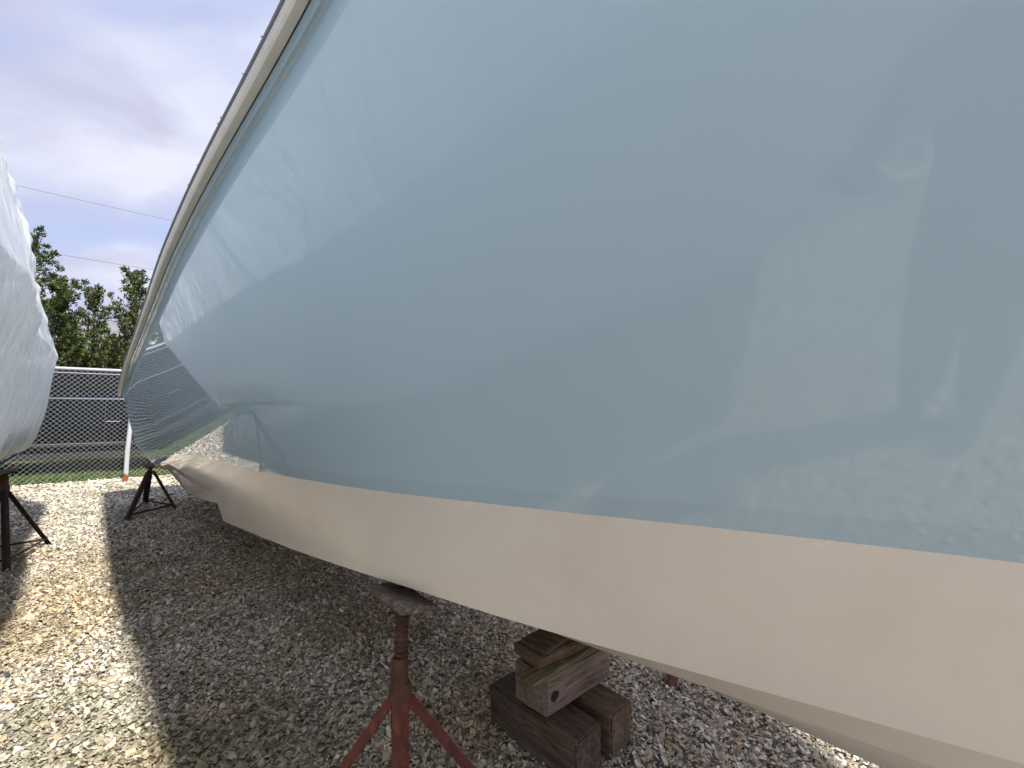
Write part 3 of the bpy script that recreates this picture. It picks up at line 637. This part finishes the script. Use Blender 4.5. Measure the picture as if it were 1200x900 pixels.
# ---------------------------------------------------------------- house
def house(s, n, L, W, hw, hr, label):
    t = empty('house', P(s, n, 0), label, 'house'); fr = lambda a, b, c: P(s+b, n+a, c)
    m = MB(); m.box((-L/2, 0, 0), (L/2, W, hw), fr); m.build('wall', M_wall, t)
    m = MB(); a = [(-L/2-.3, -.35, hw-.12), (L/2+.3, -.35, hw-.12), (L/2+.3, W/2, hr), (-L/2-.3, W/2, hr), (-L/2-.3, W+.35, hw-.12), (L/2+.3, W+.35, hw-.12)]
    b = [(x, y, z+.16) for x, y, z in a]; v = [fr(*q) for q in a+b]
    m.add(v, [(0, 1, 2, 3), (3, 2, 5, 4), (6, 9, 8, 7), (9, 10, 11, 8), (0, 6, 7, 1), (4, 5, 11, 10), (0, 3, 9, 6), (3, 4, 10, 9), (1, 7, 8, 2), (2, 8, 11, 5)]); m.build('roof', M_roof, t)
    m = MB(); m.box((-.4+L*.2, W/2-.35, hr-.3), (.4+L*.2, W/2+.35, hr+.9), fr); m.build('chimney', M_roof, t)
    for i in range(4):
        a0 = -L/2+L*(i+.5)/4
        for z0 in (1.0, 3.6):
            if z0+1.3 > hw: continue
            m = MB(); m.box((a0-.5, -.05, z0), (a0+.5, .02, z0+1.3), fr); f_ = m.build('window', M_wall, t)
            m = MB(); m.box((a0-.42, -.07, z0+.08), (a0+.42, -.03, z0+1.22), fr); g_ = m.build('pane', M_win, None); g_.parent = f_; g_.location = (0, 0, 0)
house(36, -1.1, 8.5, 7, 4.4, 6.9, 'pale house with a grey shingle roof showing between the junipers')
house(40, -9.5, 9, 7, 4.6, 7.3, 'pale house hidden behind the wrapped boat')
# white wrapped boats in the far yard
for i, (s, n, L, h, lb) in enumerate([(27.5, -.9, 5.5, 2.9, 'small white wrapped boat seen low through the junipers'), (30, .9, 5.0, 3.1, 'white wrapped boat behind the pointed juniper')]):
    vs, fs = [], []; K = 9; Q = 14
    for a in range(Q+1):
        u = a/Q; wv = 1.1*math.sin(math.pi*min(1, u*.9+.08))**.5
        for b in range(K+1):
            v = b/K*math.pi; vs.append(P(s+wv*math.cos(v)*-1, n+(u-.5)*L, 1.5+(h-1.5)*math.sin(v)**.8*(1-.25*u)+.04*random.uniform(-1, 1)))
        vs.append(P(s, n+(u-.5)*L, .5))
    k = K+2
    for a in range(Q):
        for b in range(k): fs.append((a*k+b, (a+1)*k+b, (a+1)*k+(b+1) % k, a*k+(b+1) % k))
    fs.append(tuple(range(k))); fs.append(tuple(range(Q*k, Q*k+k)))
    tag(link('wrapped_boat', mesh('wrapped_boat', vs, fs), M_wrap, None, True, 50), lb, 'boat')
# ---------------------------------------------------------------- overhead cables and their poles
def cable(p0, p1, sag, label):
    m = MB(); a, b = Vector(p0), Vector(p1); m.tube([a.lerp(b, t)-Vector((0, 0, sag*4*t*(1-t))) for t in np.linspace(0, 1, 40)], .0085, 5)
    tag(m.build('overhead_cable', M_cable, None, True), label, 'cable', 'cables crossing the sky')
def pole(s, n, label):
    t = empty('utility_pole', P(s, n, 0), label, 'utility pole'); m = MB(); m.tube([P(s, n, 0), P(s, n, 10.2)], [.17, .12], 12); m.build('pole', M_pole, t, True)
    m = MB(); m.box((s-.06, n-1.1, 9.3), (s+.06, n+1.1, 9.42), P); m.build('crossarm', M_pole, t)
pole(20.3, -24, 'wooden utility pole out of view to the left'); pole(20.3, 26, 'wooden utility pole hidden behind the blue boat')
cable(P(20, -24, 9.46), P(20, 26, 9.35), 1.35, 'upper thin cable crossing the sky above the junipers')
cable(P(20.12, -24, 7.3), P(20.12, 26, 7.2), 1.05, 'lower thin cable just above the juniper tops')

# ---------------------------------------------------------------- the photographer, standing behind the camera and mirrored in the hull
M_jacket = mat('dark_jacket', (.025, .028, .035), .8); M_jeans = mat('dark_trousers', (.03, .035, .05), .85)
M_skin = mat('skin', (.55, .36, .27), .5); M_hair = mat('brown_hair', (.05, .03, .02), .7); M_shoe = mat('dark_shoe', (.03, .025, .02), .6)
person = empty('person', (.19, -.46, 0), 'person in a dark jacket and trousers holding up a phone, mirrored in the blue hull', 'person')
def skin(name, V, E, RR, material, sub=1):
    me = bpy.data.meshes.new(name); me.from_pydata(V, E, []); me.update(); o = link(name, me, material, person)
    sk = o.modifiers.new('skin', 'SKIN'); sk.use_smooth_shade = True
    if not me.skin_vertices: me.skin_vertices.new() if hasattr(me.skin_vertices, 'new') else None
    for i, r_ in enumerate(RR): me.skin_vertices[0].data[i].radius = (r_, r_)
    me.skin_vertices[0].data[0].use_root = True
    m_ = o.modifiers.new('sub', 'SUBSURF'); m_.levels = sub; m_.render_levels = sub
    return o
fw = Vector((.25, .97, 0)).normalized(); rt = Vector((fw.y, -fw.x, 0)); bp = Vector((.17, -.52, 0))
def B(r_, f_, z): return tuple(bp+rt*r_+fw*f_+Vector((0, 0, z)))
BV = [B(0, 0, .95), B(0, .02, 1.12), B(0, .06, 1.30), B(0, .10, 1.43), B(0, .14, 1.50), B(0, .19, 1.60),
      B(.08, 0, .90), B(.075, .03, .50), B(.08, 0, .09), B(-.08, 0, .90), B(-.075, .04, .50), B(-.08, 0, .09),
      B(.19, .09, 1.40), B(.27, .16, 1.18), (.17, -.16, 1.22), B(-.19, .09, 1.40), B(-.33, .12, 1.17), (-.12, -.17, 1.22)]
BE = [(0, 1), (1, 2), (2, 3), (3, 4), (4, 5), (0, 6), (6, 7), (7, 8), (0, 9), (9, 10), (10, 11), (3, 12), (12, 13), (13, 14), (3, 15), (15, 16), (16, 17)]
BR = [.155, .15, .165, .13, .065, .075, .10, .065, .045, .10, .065, .045, .075, .055, .035, .075, .055, .035]
skin('body', BV, BE, BR, M_jacket, 2)
for sx in (1, -1):
    skin('trouser_leg', [B(sx*.08, 0, .92), B(sx*.075, .03, .50), B(sx*.08, 0, .10)], [(0, 1), (1, 2)], [.112, .080, .066], M_jeans, 2)
    skin('shoe', [B(sx*.08, -.05, .045), B(sx*.085, .06, .05), B(sx*.09, .18, .035)], [(0, 1), (1, 2)], [.045, .05, .035], M_shoe, 2)
hc = Vector(B(0, .20, 1.63)); hv, hf = [], []
for i in range(17):
    th = math.pi*i/16
    for j in range(24):
        ph = 2*math.pi*j/24; d = Vector((math.sin(th)*math.cos(ph), math.sin(th)*math.sin(ph), math.cos(th)))   # local: x right, y front
        rx, ry, rz = .076, .098, .118; 
        if d.z < -.2: rx *= 1-.35*(-.2-d.z); ry *= 1-.12*(-.2-d.z)
        p_ = Vector((d.x*rx, d.y*ry, d.z*rz))
        fr_ = max(0, d.y)
        p_.y += .030*math.exp(-((p_.x/.014)**2+((p_.z+.012)/.026)**2))*fr_ - .008*math.exp(-(((abs(p_.x)-.032)/.014)**2+((p_.z-.012)/.012)**2))*fr_ + .005*math.exp(-((p_.x/.025)**2+((p_.z+.055)/.010)**2))*fr_
        hv.append(tuple(hc+rt*p_.x+fw*p_.y+Vector((0, 0, p_.z))))
for i in range(16):
    for j in range(24): hf.append((i*24+j, (i+1)*24+j, (i+1)*24+(j+1) % 24, i*24+(j+1) % 24))
link('head', mesh('head', hv, hf), M_skin, person, True)
for sx in (1, -1):
    m = MB(); e = hc+rt*sx*.077; m.tube([e+Vector((0, 0, -.028)), e+Vector((0, 0, -.01))+rt*sx*.008, e+Vector((0, 0, .014))+rt*sx*.012, e+Vector((0, 0, .026))], [.006, .010, .012, .006], 8); m.build('ear', M_skin, person, True)
    m = MB(); e = hc+rt*sx*.031+fw*.083+Vector((0, 0, .012)); m.tube([e-fw*.008, e, e+fw*.006], [.009, .011, .005], 8); m.build('eye', M_hair, person, True)
hv2 = [tuple(hc+(Vector(v)-hc)*1.10+Vector((0, 0, .006))) for v in hv]
hf2 = [f_ for f_ in hf if all((Vector(hv[q])-hc).dot(fw) < .045+((Vector(hv[q])-hc).z-.05)*.9 and (Vector(hv[q])-hc).z > -.06 for q in f_)]
link('hair', mesh('hair', hv2, hf2), M_hair, person, True)
PH = Vector((.035, -.012, 1.288)); m = MB(); m.box((-.078, -.0045, -.037), (.078, .0045, .037), lambda x, y, z: (PH.x+x, PH.y+y, PH.z+z))
tag(m.build('phone', M_plast, None, bevel=.003), 'dark phone held up level in front of the person', 'phone')
for sx in (1, -1):
    wr_ = Vector(BV[14] if sx == 1 else BV[17]); pc_ = PH+Vector((sx*.088, -.030, -.026)); dv_ = (pc_-wr_)
    V = [tuple(wr_+dv_*.1), tuple(wr_+dv_*.55), tuple(pc_)]; E_ = [(0, 1), (1, 2)]; Rr = [.024, .029, .026]
    for q in range(4):                                          # four fingers curl round the back edge of the phone
        z = PH.z+.020-.017*q; L = (.9, 1, .95, .78)[q]; a0 = pc_+Vector((0, .010, z-pc_.z))
        k0 = len(V); V += [tuple(a0), tuple(a0+Vector((-sx*.004, .020*L, 0))), tuple(Vector((PH.x+sx*(.078-.016*L), -.028, z))), tuple(Vector((PH.x+sx*(.066-.030*L), -.0265, z-.003)))]
        V[k0+1] = tuple(Vector((PH.x+sx*.086, -.024, z)))
        E_ += [(2, k0), (k0, k0+1), (k0+1, k0+2), (k0+2, k0+3)]; Rr += [.0105, .0095, .0088, .0075]
    k0 = len(V); V += [tuple(pc_+Vector((-sx*.012, -.008, -.014))), tuple(PH+Vector((sx*.066, -.017, -.044))), tuple(PH+Vector((sx*.048, -.014, -.040)))]; E_ += [(1, k0), (k0, k0+1), (k0+1, k0+2)]; Rr += [.012, .010, .009]
    skin('hand', V, E_, Rr, M_skin, 1)
